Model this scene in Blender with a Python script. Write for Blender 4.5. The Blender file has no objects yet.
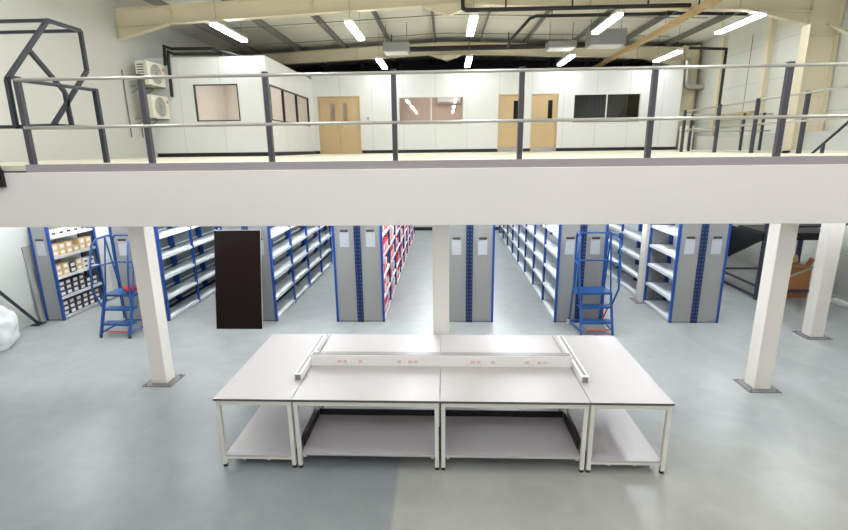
import bpy, bmesh, math, random
from mathutils import Vector, Matrix
random.seed(7)
SC = bpy.context.scene
COL = SC.collection
ORG = {}

# ------------------------------------------------------------------ materials
def mat(name, col, rough=0.5, metal=0.0, noise=0.0, nscale=6.0, spec=0.5, bump=0.0, coat=0.0):
    m = bpy.data.materials.new(name); m.use_nodes = True
    nt = m.node_tree; b = nt.nodes['Principled BSDF']
    c = tuple((x / 255.0) for x in col)
    c = tuple(x / 12.92 if x <= 0.04045 else ((x + 0.055) / 1.055) ** 2.4 for x in c)
    b.inputs['Base Color'].default_value = (*c, 1)
    b.inputs['Roughness'].default_value = rough
    b.inputs['Metallic'].default_value = metal
    b.inputs['Specular IOR Level'].default_value = spec
    if coat: b.inputs['Coat Weight'].default_value = coat
    if noise or bump:
        tc = nt.nodes.new('ShaderNodeTexCoord'); nz = nt.nodes.new('ShaderNodeTexNoise')
        nz.inputs['Scale'].default_value = nscale; nz.inputs['Detail'].default_value = 5
        nt.links.new(tc.outputs['Object'], nz.inputs['Vector'])
        if noise:
            mx = nt.nodes.new('ShaderNodeMix'); mx.data_type = 'RGBA'
            mx.inputs[6].default_value = (*[x * (1 - noise) for x in c], 1)
            mx.inputs[7].default_value = (*[min(1, x * (1 + noise)) for x in c], 1)
            nt.links.new(nz.outputs['Fac'], mx.inputs[0]); nt.links.new(mx.outputs[2], b.inputs['Base Color'])
        if bump:
            bp = nt.nodes.new('ShaderNodeBump'); bp.inputs['Strength'].default_value = bump
            bp.inputs['Distance'].default_value = 0.01
            nt.links.new(nz.outputs['Fac'], bp.inputs['Height']); nt.links.new(bp.outputs[0], b.inputs['Normal'])
    return m

def emis(name, col, s):
    m = bpy.data.materials.new(name); m.use_nodes = True
    b = m.node_tree.nodes['Principled BSDF']
    b.inputs['Base Color'].default_value = (*col, 1)
    b.inputs['Emission Color'].default_value = (*col, 1); b.inputs['Emission Strength'].default_value = s
    return m

def glass(name, tint, refl=0.08, opac=0.0):
    m = bpy.data.materials.new(name); m.use_nodes = True
    nt = m.node_tree; nt.nodes.clear()
    out = nt.nodes.new('ShaderNodeOutputMaterial'); t = nt.nodes.new('ShaderNodeBsdfTransparent'); g = nt.nodes.new('ShaderNodeBsdfGlossy')
    t.inputs[0].default_value = (*tint, 1); g.inputs['Roughness'].default_value = 0.03
    mx = nt.nodes.new('ShaderNodeMixShader'); mx.inputs[0].default_value = refl
    nt.links.new(t.outputs[0], mx.inputs[1]); nt.links.new(g.outputs[0], mx.inputs[2]); nt.links.new(mx.outputs[0], out.inputs[0])
    return m

def jointed(name, col, axis, pitch, width, dark, rough=0.45, off=0.0, axis2=None, pitch2=1.0, bump=0.0):
    """plain sheeting with dark joint lines every pitch metres along an object axis"""
    m = mat(name, col, rough, noise=0.03, nscale=1.5)
    nt = m.node_tree; b = nt.nodes['Principled BSDF']
    tc = nt.nodes.new('ShaderNodeTexCoord'); sp = nt.nodes.new('ShaderNodeSeparateXYZ')
    nt.links.new(tc.outputs['Object'], sp.inputs[0])
    def line(ax, p):
        a = nt.nodes.new('ShaderNodeMath'); a.operation = 'ADD'; a.inputs[1].default_value = 100 * p + off
        d = nt.nodes.new('ShaderNodeMath'); d.operation = 'FLOORED_MODULO'; d.inputs[1].default_value = p
        l = nt.nodes.new('ShaderNodeMath'); l.operation = 'LESS_THAN'; l.inputs[1].default_value = width
        nt.links.new(sp.outputs[ax], a.inputs[0]); nt.links.new(a.outputs[0], d.inputs[0]); nt.links.new(d.outputs[0], l.inputs[0])
        return l
    f = line(axis, pitch)
    if axis2 is not None:
        f2 = line(axis2, pitch2); x = nt.nodes.new('ShaderNodeMath'); x.operation = 'MAXIMUM'
        nt.links.new(f.outputs[0], x.inputs[0]); nt.links.new(f2.outputs[0], x.inputs[1]); f = x
    src = b.inputs['Base Color'].links[0].from_socket
    mx = nt.nodes.new('ShaderNodeMix'); mx.data_type = 'RGBA'
    nt.links.new(f.outputs[0], mx.inputs[0]); nt.links.new(src, mx.inputs[6])
    mx.inputs[7].default_value = (dark, dark, dark, 1)
    nt.links.new(mx.outputs[2], b.inputs['Base Color'])
    return m

def floor_mat():
    m = mat('polished_concrete', (158, 162, 162), 0.3, noise=0.0, spec=.3)
    nt = m.node_tree; b = nt.nodes['Principled BSDF']; N = nt.nodes.new; L = nt.links.new
    tc = N('ShaderNodeTexCoord')
    n1 = N('ShaderNodeTexNoise'); n1.inputs['Scale'].default_value = 0.7; n1.inputs['Detail'].default_value = 6; n1.inputs['Roughness'].default_value = .6
    n2 = N('ShaderNodeTexNoise'); n2.inputs['Scale'].default_value = 1.9; n2.inputs['Detail'].default_value = 4; n2.inputs['Distortion'].default_value = 1.2
    L(tc.outputs['Object'], n1.inputs['Vector']); L(tc.outputs['Object'], n2.inputs['Vector'])
    r1 = N('ShaderNodeValToRGB'); r1.color_ramp.elements[0].position = .25; r1.color_ramp.elements[1].position = .8
    r1.color_ramp.elements[0].color = (.285, .302, .306, 1); r1.color_ramp.elements[1].color = (.345, .36, .36, 1)
    L(n1.outputs['Fac'], r1.inputs[0])
    # old and new slabs: the pour right of the joint is warmer, and a patch to the left of it is greyer
    sp = N('ShaderNodeSeparateXYZ'); L(tc.outputs['Object'], sp.inputs[0])
    def cmp(sock, v, op):
        c = N('ShaderNodeMath'); c.operation = op; c.inputs[1].default_value = v; L(sock, c.inputs[0]); return c.outputs[0]
    def mul(a, c_):
        c = N('ShaderNodeMath'); c.operation = 'MULTIPLY'; L(a, c.inputs[0]); L(c_, c.inputs[1]); return c.outputs[0]
    def ramp(sock, a, z):
        c = N('ShaderNodeMapRange'); c.interpolation_type = 'SMOOTHSTEP'
        c.inputs['From Min'].default_value = min(a, z); c.inputs['From Max'].default_value = max(a, z)
        c.inputs['To Min'].default_value = 0 if z > a else 1; c.inputs['To Max'].default_value = 1 if z > a else 0
        L(sock, c.inputs[0]); return c.outputs[0]
    warm = mul(ramp(sp.outputs[0], -.53, -.47), ramp(sp.outputs[1], 5.6, 4.2))
    grey = mul(ramp(sp.outputs[0], -.47, -.53), ramp(sp.outputs[1], 6.5, 5.5))
    m1 = N('ShaderNodeMix'); m1.data_type = 'RGBA'; m1.blend_type = 'MULTIPLY'; m1.clamp_result = False; m1.inputs[7].default_value = (1.08, 1.03, .96, 1)
    L(warm, m1.inputs[0]); L(r1.outputs[0], m1.inputs[6])
    m2 = N('ShaderNodeMix'); m2.data_type = 'RGBA'; m2.blend_type = 'MULTIPLY'; m2.inputs[7].default_value = (.74, .755, .78, 1)
    L(grey, m2.inputs[0]); L(m1.outputs[2], m2.inputs[6])
    m3 = N('ShaderNodeMix'); m3.data_type = 'RGBA'; m3.blend_type = 'MULTIPLY'; m3.inputs[0].default_value = 1
    L(m2.outputs[2], m3.inputs[6]); r3 = N('ShaderNodeMapRange'); r3.inputs['From Min'].default_value = .35; r3.inputs['From Max'].default_value = .65; r3.inputs['To Min'].default_value = .91; r3.inputs['To Max'].default_value = 1.02
    L(n2.outputs['Fac'], r3.inputs[0]); L(r3.outputs[0], m3.inputs[7])
    L(m3.outputs[2], b.inputs['Base Color'])
    r2 = N('ShaderNodeMapRange'); r2.inputs['To Min'].default_value = .24; r2.inputs['To Max'].default_value = .4
    L(n1.outputs['Fac'], r2.inputs[0]); L(r2.outputs[0], b.inputs['Roughness'])
    return m

M = dict(
 floor=floor_mat(),
 fascia=mat('fascia_board', (226, 220, 217), .55, noise=.02, nscale=1.2),
 column=mat('boxed_column_paint', (222, 217, 210), .5, noise=.02, nscale=2),
 plate=mat('base_plate_grey', (120, 120, 118), .5, .3),
 deck=mat('deck_board', (226, 222, 202), .5, noise=.03, nscale=3),
 decksteel=mat('deck_edge_steel', (160, 152, 156), .45, .2),
 wall=mat('wall_paint', (196, 197, 192), .7, noise=.03, nscale=.8),
 wallclad=jointed('wall_cladding', (212, 214, 206), 2, 1.05, .012, .42, .55),
 cream=mat('cream_steel_paint', (218, 209, 183), .4, noise=.04, nscale=2),
 cream2=mat('tan_steel_paint', (188, 158, 110), .45, noise=.04, nscale=2),
 liner=jointed('roof_liner', (222, 220, 210), 1, 2.4, .02, .16, .6),
 purlin=mat('purlin_steel', (124, 123, 118), .45, .2),
 dark=mat('dark_void', (52, 52, 54), .8),
 rail=mat('rail_post_paint', (74, 74, 82), .4, .2),
 gate=mat('gate_tube_paint', (54, 58, 68), .4, .2),
 galv=mat('galvanised_tube', (186, 184, 178), .3, .75),
 office=jointed('office_panel_x', (232, 234, 234), 0, 1.2, .012, .55, .4, off=.35),
 office_y=jointed('office_panel_y', (232, 234, 234), 1, 1.2, .012, .55, .4),
 skirt=mat('black_skirting', (24, 25, 30), .5),
 tan=mat('office_inner_wall', (202, 180, 168), .7),
 white=mat('white_paint', (228, 228, 226), .45),
 oak=mat('oak_door', (206, 180, 138), .45, noise=.08, nscale=3),
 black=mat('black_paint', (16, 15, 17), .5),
 frame_dark=mat('dark_window_frame', (48, 44, 44), .4),
 chrome=mat('satin_steel', (190, 190, 190), .25, 1),
 glass=glass('clear_glass', (.95, .96, .95), .06),
 glass_dark=glass('tinted_glass', (.30, .30, .28), .07),
 blue=mat('rack_blue_paint', (16, 64, 142), .4),
 bluedk=mat('rack_blue_perforated', (10, 32, 78), .4),
 stepblue=mat('steps_blue_paint', (20, 74, 138), .4),
 rackgrey=mat('rack_end_panel_grey', (140, 140, 140), .45, noise=.02),
 shelf=mat('shelf_white', (226, 229, 232), .4),
 card=mat('white_card', (176, 178, 186), .6),
 clip=mat('brown_card_holder', (62, 54, 48), .5),
 top=mat('laminate_worktop', (176, 171, 171), .4, noise=.012, nscale=8),
 topedge=mat('worktop_edge', (88, 78, 80), .5),
 benchframe=mat('bench_frame_paint', (222, 220, 212), .4),
 benchshelf=mat('bench_shelf_board', (184, 180, 182), .35),
 rubber=mat('black_rubber', (20, 20, 20), .7),
 trunk=mat('trunking_plastic', (236, 233, 232), .35),
 groove=mat('trunking_grey', (132, 129, 128), .4),
 socket=mat('socket_white', (238, 232, 232), .3),
 sockface=mat('socket_face_pink', (222, 196, 194), .4),
 brown=mat('brown_board', (20, 8, 6), .5, noise=.15, nscale=4, spec=.15),
 brownedge=mat('board_pale_edge', (186, 184, 182), .5),
 red=mat('red_pack', (214, 40, 54), .45),
 pack=mat('white_pack', (236, 228, 226), .45),
 carton=mat('tan_carton', (206, 176, 132), .7, noise=.05),
 carton2=mat('brown_carton', (168, 112, 66), .7, noise=.06),
 bin=mat('dark_bin', (50, 50, 60), .5),
 slot=mat('slot_light_blue', (84, 112, 160), .5), meshgrey=mat('rack_back_grey', (112, 120, 118), .5),
 tanlight=mat('left_office_inner_wall', (216, 206, 198), .7),
 redpipe=mat('maroon_conduit', (150, 92, 88), .5),
 redlever=mat('red_lever', (196, 34, 42), .4),
 wheelgrey=mat('castor_grey', (180, 180, 176), .5),
 ac=mat('ac_casing', (224, 222, 208), .45),
 acfan=mat('ac_fan_grey', (140, 140, 134), .5),
 pipe=mat('black_pipe', (26, 25, 26), .5),
 unit=mat('grey_unit', (150, 152, 152), .45, .2),
 tube=emis('tube_diffuser', (.96, .985, 1.0), 22.0),
 tube_deck=emis('cool_tube_diffuser', (.91, .96, 1.0), 44.0),
 tube_room=emis('room_tube_diffuser', (1.0, .98, .96), 15.0),
 tube_hall=emis('hall_tube_diffuser', (.965, .98, 1.0), 36.0),
 housing=mat('batten_housing', (225, 226, 226), .4),
 stair=mat('stair_steel', (62, 64, 86), .45, .2),
 tread=mat('stair_tread_black', (12, 12, 14), .6),
 wallshade=mat('wall_shade_panel', (150, 150, 148), .6),
)
pl = bpy.data.materials.new('clear_polythene'); pl.use_nodes = True
b = pl.node_tree.nodes['Principled BSDF']; b.inputs['Base Color'].default_value = (.9, .92, .93, 1); b.inputs['Roughness'].default_value = .22
b.inputs['Alpha'].default_value = .55; M['poly'] = pl

# ------------------------------------------------------------------ mesh builder
class MB:
    def __init__(s): s.v = []; s.f = []; s.mi = []; s.sm = []
    def add(s, vs, fs, mi=0, smooth=False):
        o = len(s.v); s.v += [tuple(v) for v in vs]
        for f in fs: s.f.append([i + o for i in f]); s.mi.append(mi); s.sm.append(smooth)
        return s
    def box(s, x0, x1, y0, y1, z0, z1, mi=0, side=None):
        vs = [(x, y, z) for z in (z0, z1) for y in (y0, y1) for x in (x0, x1)]
        fs = [(0, 2, 3, 1), (4, 5, 7, 6), (0, 1, 5, 4), (2, 6, 7, 3), (0, 4, 6, 2), (1, 3, 7, 5)]
        o = len(s.f); s.add(vs, fs, mi)
        if side is not None:
            for k in range(2, 6): s.mi[o + k] = side
        return s
    def bar(s, p, q, w, h=None, mi=0, up=(0, 0, 1)):
        p, q = Vector(p), Vector(q); d = (q - p).normalized(); u = Vector(up)
        if abs(d.dot(u)) > .98: u = Vector((0, 1, 0))
        a = d.cross(u).normalized(); bb = a.cross(d).normalized(); h = h or w
        vs = [e + a * (sx * w / 2) + bb * (sy * h / 2) for e in (p, q) for sx, sy in ((-1, -1), (1, -1), (1, 1), (-1, 1))]
        return s.add(vs, [(3, 2, 1, 0), (4, 5, 6, 7), (0, 1, 5, 4), (1, 2, 6, 5), (2, 3, 7, 6), (3, 0, 4, 7)], mi)
    def tube(s, pts, r, n=10, mi=0):
        pts = [Vector(p) for p in pts]; rings = []; ref = None
        for i, p in enumerate(pts):
            d0 = (p - pts[i - 1]).normalized() if i else None
            d1 = (pts[i + 1] - p).normalized() if i < len(pts) - 1 else None
            t = ((d0 or d1) + (d1 or d0)).normalized()
            if ref is None:
                ref = Vector((0, 0, 1)) if abs(t.z) < .9 else Vector((1, 0, 0))
            a = (ref - t * ref.dot(t)).normalized(); c = t.cross(a); ref = a
            k = 1.0 / max(.5, (d0.dot(t) if d0 is not None and d1 is not None else 1))
            ring = []
            for j in range(n):
                an = 2 * math.pi * j / n
                ring.append(p + (a * math.cos(an) + c * math.sin(an)) * r * (k if k < 1.3 else 1.3))
            rings.append(ring)
        vs = [v for ring in rings for v in ring]; fs = []
        for i in range(len(rings) - 1):
            for j in range(n):
                fs.append((i * n + j, i * n + (j + 1) % n, (i + 1) * n + (j + 1) % n, (i + 1) * n + j))
        s.add(vs, fs, mi, True)
        s.add(rings[0], [tuple(reversed(range(n)))], mi); s.add(rings[-1], [tuple(range(n))], mi)
        return s
    def prism(s, poly, axis, a0, a1, mi=0):
        n = len(poly)
        def mk(p, a): return {'x': (a, p[0], p[1]), 'y': (p[0], a, p[1]), 'z': (p[0], p[1], a)}[axis]
        vs = [mk(p, a0) for p in poly] + [mk(p, a1) for p in poly]
        fs = [tuple(reversed(range(n))), tuple(range(n, 2 * n))] + [(i, (i + 1) % n, n + (i + 1) % n, n + i) for i in range(n)]
        return s.add(vs, fs, mi)
    def build(s, name, mats, parent=None, loc=None, bevel=0.0):
        if not isinstance(mats, (list, tuple)): mats = [mats]
        off = ORG[parent.name] if parent is not None else Vector(loc or (0, 0, 0))
        me = bpy.data.meshes.new(name)
        me.from_pydata([tuple(Vector(v) - off) for v in s.v], [], s.f)
        for m in mats: me.materials.append(m)
        for i, p in enumerate(me.polygons): p.material_index = s.mi[i]; p.use_smooth = s.sm[i]
        bm = bmesh.new(); bm.from_mesh(me); bmesh.ops.recalc_face_normals(bm, faces=bm.faces); bm.to_mesh(me); bm.free()
        o = bpy.data.objects.new(name, me); COL.objects.link(o)
        if parent is not None: o.parent = parent
        else: o.location = off
        ORG[o.name] = off
        if bevel:
            bv = o.modifiers.new('bevel', 'BEVEL'); bv.width = bevel; bv.segments = 2; bv.limit_method = 'ANGLE'
        return o

def tag(o, label, cat, group=None):
    o['label'] = label; o['category'] = cat
    if group: o['group'] = group
    return o
def thing(name, label, cat, loc=(0, 0, 0), group=None):
    o = bpy.data.objects.new(name, None); COL.objects.link(o); o.location = loc; o.empty_display_size = .1
    ORG[o.name] = Vector(loc); return tag(o, label, cat, group)
def struct(o): o['kind'] = 'structure'; return o
def copy_tree(root, loc, label=None, group=None):
    def cp(o, par):
        c = o.copy(); COL.objects.link(c)
        if par is not None: c.parent = par
        for ch in [x for x in o.children]: cp(ch, c)
        return c
    r = cp(root, None); r.location = loc
    if label: r['label'] = label
    if group: r['group'] = group
    return r
B = lambda *a, **k: MB().box(*a, **k)

ZD = 3.247
XW0, XW1, XW2 = -8.45, 9.1, 9.6
YB, YE = -8.0, 24.0
def zr(x): return 6.87 - .04 * abs(x - .1)          # underside of the rafters

# ------------------------------------------------------------------ shell
struct(B(-8.8, 10, YB - .3, YE + .3, -.2, 0).build('floor', M['floor']))
struct(B(XW0 - .25, XW0, YB, YE, 0, 7.6).build('wall_left', M['wall']))
w = MB(); w.box(XW2, XW2 + .2, YB, YE, 3.7, 7.6)
struct(w.build('wall_right', M['wallclad']))
w = MB(); w.box(XW1, XW2 + .2, YB, YE, 0, 3.7)
struct(w.build('wall_right_base', M['wall']))
struct(B(XW0, XW2, YE, YE + .2, 0, 7.6).build('wall_back', M['dark']))
struct(B(XW0, XW2, YB - .2, YB, 0, 7.6).build('wall_front', M['wall']))
struct(B(XW0, XW1, 20.2, 20.4, 0, 3.0).build('wall_store', M['wall']))
struct(B(XW0, XW1, 20.17, 20.2, 0, .14).build('baseboard_store', M['skirt']))
rf = MB()
for xa, xb in ((XW0, .1), (.1, XW2)):
    rf.prism([(xa, zr(xa) + .62), (xb, zr(xb) + .62), (xb, zr(xb) + .74), (xa, zr(xa) + .74)], 'y', YB, YE)
struct(rf.build('ceiling', M['liner']))

# mezzanine: deck with a stair opening on the right, fascia and edge steel
HX0, HX1, HY0, HY1 = 6.05, 8.85, 8.6, 13.6
d = MB()
d.box(XW0, HX0, 6.16, YE, ZD - .2, ZD); d.box(HX0, XW1, 6.16, HY0, ZD - .2, ZD)
d.box(HX0, XW1, HY1, YE, ZD - .2, ZD); d.box(HX1, XW1, HY0, HY1, ZD - .2, ZD)
struct(d.build('mezzanine_floor', M['deck']))
f = B(XW0, XW1, 6.06, 6.155, 2.447, 3.16)
struct(f.build('mezzanine_fascia', M['fascia'], bevel=.006))
struct(B(-5.43, XW1, 6.10, 6.158, 3.16, ZD + .012).build('trim_1', M['decksteel']))
struct(B(XW0, -5.43, 6.08, 6.158, 3.16, 3.18).build('trim_2', M['rail']))

# columns under the deck
def column(x, y, label, s=.115, z1=ZD - .2, rot=0):
    t = thing('mezzanine_column', label, 'column', (x, y, 0))
    B(x - s, x + s, y - s, y + s, 0.012, z1).build('shaft', M['column'], t, bevel=.008)
    pm = B(x - .22, x + .22, y - .2, y + .2, 0, .012)
    p = pm.build('base_plate', M['plate'], t)
    for a in (-.18, .18):
        for c in (-.16, .16):
            MB().tube([(x + a, y + c, .01), (x + a, y + c, .03)], .014, 6).build('bolt', M['plate'], p)
column(-4.29, 6.5, 'square white column left of the workbenches, in front of the left blue steps')
column(-.05, 6.5, 'square white column standing directly behind the middle of the workbenches')
column(4.52, 6.5, 'square white column right of the workbenches, bolted to the floor by a grey plate')
column(4.47, 10.48, 'square white column in the gap between two bays of white shelving on the right')
column(6.71, 8.46, 'square white column at the far right, in front of the brown cardboard box')
column(-8.1, 10.6, 'square white column behind the shelving of cartons at the far left')

# ------------------------------------------------------------------ guard rails
RY = 6.2
PX = [-5.4, -3.795, -2.214, -.621, .941, 2.52, 4.078, 5.65]
g = thing('guard_railing', 'grey guard railing with two galvanised rails along the front edge of the mezzanine', 'railing', (0, RY, ZD))
for x in PX:
    MB().bar((x, RY, ZD), (x, RY, ZD + 1.1), .062, .062).build('post', M['rail'], g)
for z, nm in ((1.055, 'top_rail'), (.475, 'mid_rail')):
    MB().tube([(-5.4, RY - .03, ZD + z), (9.05, RY - .03, ZD + z)], .021, 10).build(nm, M['galv'], g)
# short return beside the gate
MB().bar((-5.2, 7.32, ZD), (-5.2, 7.32, ZD + 1.08), .062).build('post', M['gate'], g)
MB().tube([(-5.4, RY, ZD + 1.06), (-5.2, 7.32, ZD + 1.06)], .025).build('return_rail', M['gate'], g)
MB().tube([(-5.4, RY, ZD + .475), (-5.2, 7.32, ZD + .52)], .022).build('return_rail', M['gate'], g)

gt = thing('pallet_gate', 'dark tubular swing-over pallet gate at the left end of the front railing', 'gate', (-5.5, 6.9, ZD))
def gate_side(x, foot):
    P = dict(A=(x, 6.17, 4.31), B=(x, 6.16, 3.735), C=(x, 7.01, 5.19), D=(x, 7.63, 5.195), E=(x, 7.63, 4.625), F=(x, 6.77, 3.78), G=(x, 6.6, 4.73), H=(x, 7.1, 4.26), I=(x, 7.12, 3.78))
    m = MB()
    for a, c in ('AB', 'AC', 'CD', 'DE', 'EF', 'GH', 'BF', 'FI', 'HI'):
        m.bar(P[a], P[c], .05)
    return m, P
m1, P1 = gate_side(-5.5, 0); m1.build('side_frame', M['gate'], gt)
m2, P2 = gate_side(-7.25, 0); m2.build('side_frame', M['gate'], gt)
for k in 'CDBA':
    a, c = P1[k], P2[k]
    if k == 'A': continue
    MB().bar(a, c, .042).build('cross_tube', M['gate'], gt)
MB().bar((-5.5, 7.12, 3.78), (-5.235, 7.31, 3.78), .045).build('pivot_arm', M['gate'], gt)
MB().bar((-5.5, 6.2, 3.735), (-5.432, 6.2, 3.735), .045).build('pivot_arm', M['gate'], gt)
# far end return on the left of the gate: post hanging over the fascia
k = thing('gate_end_post', 'black steel post at the far left end of the mezzanine edge', 'post', (-5.84, 6.03, 2.98))
MB().box(-6.3, -5.70, 6.0, 6.055, 2.98, 3.2).build('bracket', M['black'], k)
MB().bar((-5.74, 6.03, 3.15), (-5.84, 6.03, 3.62), .06).build('post', M['black'], k)

def railing(label, pts, posts, h=1.0, loc=None):
    t = thing('stair_railing', label, 'railing', loc or pts[0])
    for x, y in posts: MB().bar((x, y, ZD), (x, y, ZD + h), .055).build('post', M['gate'], t)
    for zz, nm in ((h - .03, 'top_rail'), (h * .53, 'mid_rail')):
        MB().tube([(x, y, ZD + zz) for x, y in pts], .019).build(nm, M['galv'], t)
railing('grey railing running back along the left side of the stair opening', [(5.93, 7.0), (5.93, 12.5)], [(5.95, 7.25), (5.95, 8.5), (5.9, 9.7), (5.85, 10.9), (5.9, 12.5)], loc=(5.93, 9.7, ZD))
railing('grey railing crossing behind the stair opening near the right wall', [(6.5, 14), (8.95, 14)], [(6.8, 14), (8.2, 14), (8.72, 14)], loc=(7.8, 14, ZD))

# ------------------------------------------------------------------ staircase
st = thing('staircase', 'dark steel staircase with a black half landing beyond the right hand shelving', 'staircase', (7.5, 10.8, 0))
MB().box(6.98, 8.5, 10.55, 11.55, 1.37, 1.55).build('landing', M['tread'], st)
for x, y, z1 in ((7.04, 10.62, 2.5), (8.44, 10.62, 1.37), (8.44, 11.5, 1.37)):
    MB().bar((x, y, 0), (x, y, z1), .08).build('leg', M['stair'], st)
n = 9
for i in range(n):
    y = 8.75 + i * .2; z = ZD - .19 * (i + 1) + .03
    MB().box(7.04, 8.2, y - .02, y + .22, z - .04, z).build('tread', M['tread'], st)
for x in (7.0, 8.24):
    MB().prism([(8.62, 3.04), (8.62, 3.24), (10.6, 1.55), (10.6, 1.3)], 'x', x - .02, x + .02).build('stringer', M['stair'], st)
    MB().tube([(x, 8.75, 3.9), (x, 10.6, 2.5)], .024).build('handrail', M['gate'], st)
    MB().bar((x, 9.4, 2.6), (x, 9.4, 3.42), .045).build('baluster', M['gate'], st)
MB().prism([(10.62, 1.5), (13.2, 1.5), (13.2, .12), (12.9, .12), (10.62, 1.36)], 'x', 6.96, 7.0).build('side_panel', M['tread'], st)
MB().bar((7.04, 10.66, .06), (7.04, 13.2, .06), .05).build('base_rail', M['stair'], st)
MB().bar((7.04, 10.66, .3), (7.04, 13.2, .3), .045).build('base_rail', M['stair'], st)
MB().bar((7.04, 10.62, .2), (8.44, 10.62, .2), .06).build('base_rail', M['stair'], st)
MB().bar((7.04, 13.1, .1), (9.05, 13.1, .1), .05).build('base_rail', M['stair'], st)
hr = MB().tube([(7.1, 10.53, .33), (9.1, 10.53, 1.2)], .025)
h_ = thing('wall_handrail', 'grey sloping tube rail rising to the right wall beside the far right column', 'rail', (9.06, 10.53, 1.2))
hr.build('tube', M['galv'], h_); MB().tube([(9.08, 10.53, 1.19), (9.1, 10.53, 1.2)], .06, 12).build('wall_flange', M['galv'], h_)
k = thing('cardboard_box', 'brown cardboard box with open flaps on the floor between the two right white columns', 'box', (7.98, 10.95, 0))
B(7.77, 8.22, 10.72, 11.15, 0, .72).build('body', M['carton2'], k)
MB().bar((7.78, 10.935, .72), (7.66, 10.935, .86), .41, .012, up=(0, 1, 0)).build('flap', M['carton2'], k)
MB().bar((8.21, 10.935, .72), (8.32, 10.935, .66), .41, .012, up=(0, 1, 0)).build('flap', M['carton2'], k)
MB().bar((8.0, 11.14, .72), (8.0, 11.2, .9), .43, .012, up=(0, 1, 0)).build('flap', M['carton'], k)
struct(B(8.55, 8.72, 6.5, 10.5, 0, .07).build('trim_3', M['white']))

# ------------------------------------------------------------------ workbenches
HB, T = .84, .025
def bench(x0, x1, y0, y1, label, shade_strips=(), zs=.14):
    t = thing('workbench', label, 'workbench', ((x0 + x1) / 2, (y0 + y1) / 2, 0), None)
    B(x0 + .003, x1 - .003, y0 + .002, y1 - .002, HB - T, HB, 0, side=1).build('worktop', [M['top'], M['topedge']], t)
    e = .045; L = .042
    X0, X1, Y0, Y1 = x0 + .035, x1 - .035, y0 + .04, y1 - .04
    for x in (X0, X1):
        for y in (Y0, Y1):
            lg = MB().box(x - L / 2, x + L / 2, y - L / 2, y + L / 2, .03, HB - T).build('leg', M['benchframe'], t)
            MB().tube([(x, y, 0), (x, y, .032)], .024, 10).build('foot', M['rubber'], lg)
    fr = MB()
    for y in (Y0, Y1): fr.box(X0, X1, y - L / 2 + .002, y + L / 2 - .002, HB - T - .055, HB - T - .001)
    for x in (X0, X1): fr.box(x - L / 2 + .002, x + L / 2 - .002, Y0, Y1, HB - T - .055, HB - T - .001)
    fr.build('top_frame', M['benchframe'], t)
    lf = MB()
    for x in (X0, X1): x_ = x + (.05 if x == X0 else -.05); lf.box(x_ - .015, x_ + .015, Y0, Y1, zs - .045, zs - .012)
    if x1 - x0 < 1.0:
        for y in (Y0, Y1): lf.box(X0, X1, y - .017, y + .017, zs - .04, zs - .012)
        for q in (.3, .62): lf.box(x0 + q * (x1 - x0) - .015, x0 + q * (x1 - x0) + .015, Y0, Y1, zs - .065, zs - .04)
    lf.build('shelf_frame', M['benchframe'], t)
    B(X0 + .022, X1 - .022, Y0 - .02, Y1 + .02, zs - .012, zs + .012, 0).build('lower_shelf', M['benchshelf'], t)
    for a in shade_strips: B(*a).build('gap_shade_strip', M['black'], t)  # added black strips stand in for the shaded gap around the lower shelf
ys = 5.36
bench(-2.47, -1.6235, 4.5, 6.335, 'long white workbench end-on at the left of the bench island')
bench(1.503, 2.35, 4.5, 6.335, 'long white workbench end-on at the right of the bench island')
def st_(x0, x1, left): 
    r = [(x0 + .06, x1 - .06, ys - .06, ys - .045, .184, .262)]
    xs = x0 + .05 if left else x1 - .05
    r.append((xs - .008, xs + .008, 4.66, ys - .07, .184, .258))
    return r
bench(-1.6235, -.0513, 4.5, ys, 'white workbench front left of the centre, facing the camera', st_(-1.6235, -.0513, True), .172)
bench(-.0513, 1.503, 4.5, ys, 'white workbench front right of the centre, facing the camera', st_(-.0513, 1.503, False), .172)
bench(-1.6235, -.0513, ys, 6.335, 'white workbench rear left, behind the socket trunking')
bench(-.0513, 1.503, ys, 6.335, 'white workbench rear right, behind the socket trunking')

tr = thing('power_trunking', 'long white socket trunking running across between front and rear workbenches', 'trunking', (0, 5.36, HB))
B(-1.632, 1.517, 5.31, 5.41, HB, HB + .142).build('casing', M['trunk'], tr, bevel=.006)
B(-1.62, 1.50, 5.32, 5.412, HB + .143, HB + .147).build('top_strip', M['groove'], tr)  # grey strip stands in for the shadow gap behind the casing top
for x, wd in ((-1.24, .15), (-1.02, .09), (-.55, .09), (-.38, .15), (.37, .15), (.575, .09), (.98, .09), (1.16, .15)):
    s = B(x - wd / 2, x + wd / 2, 5.302, 5.311, HB + .035, HB + .115).build('socket_plate', M['socket'], tr)
    mm = MB()
    for j in range(2 if wd > .1 else 1):
        cx = x + (j - .5) * .07 if wd > .1 else x
        mm.box(cx - .024, cx + .024, 5.299, 5.3025, HB + .05, HB + .085)
    mm.build('socket_face', M['sockface'], s)
for x, lab in ((-1.68, 'short white trunking lying along the left end of the bench island'), (1.565, 'short white trunking lying along the right end of the bench island')):
    t = thing('end_trunking', lab, 'trunking', (x, 5.6, HB))
    
    B(x - .045, x + .045, 4.94, 6.14, HB, HB + .075).build('casing', M['trunk'], t, bevel=.006)
    B(x - .03, x + .03, 4.934, 4.941, HB + .008, HB + .067).build('end_cap', M['groove'], t)
    B(x - .015, x + .015, 4.97, 6.11, HB + .076, HB + .079).build('top_strip', M['groove'], t)

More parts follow.
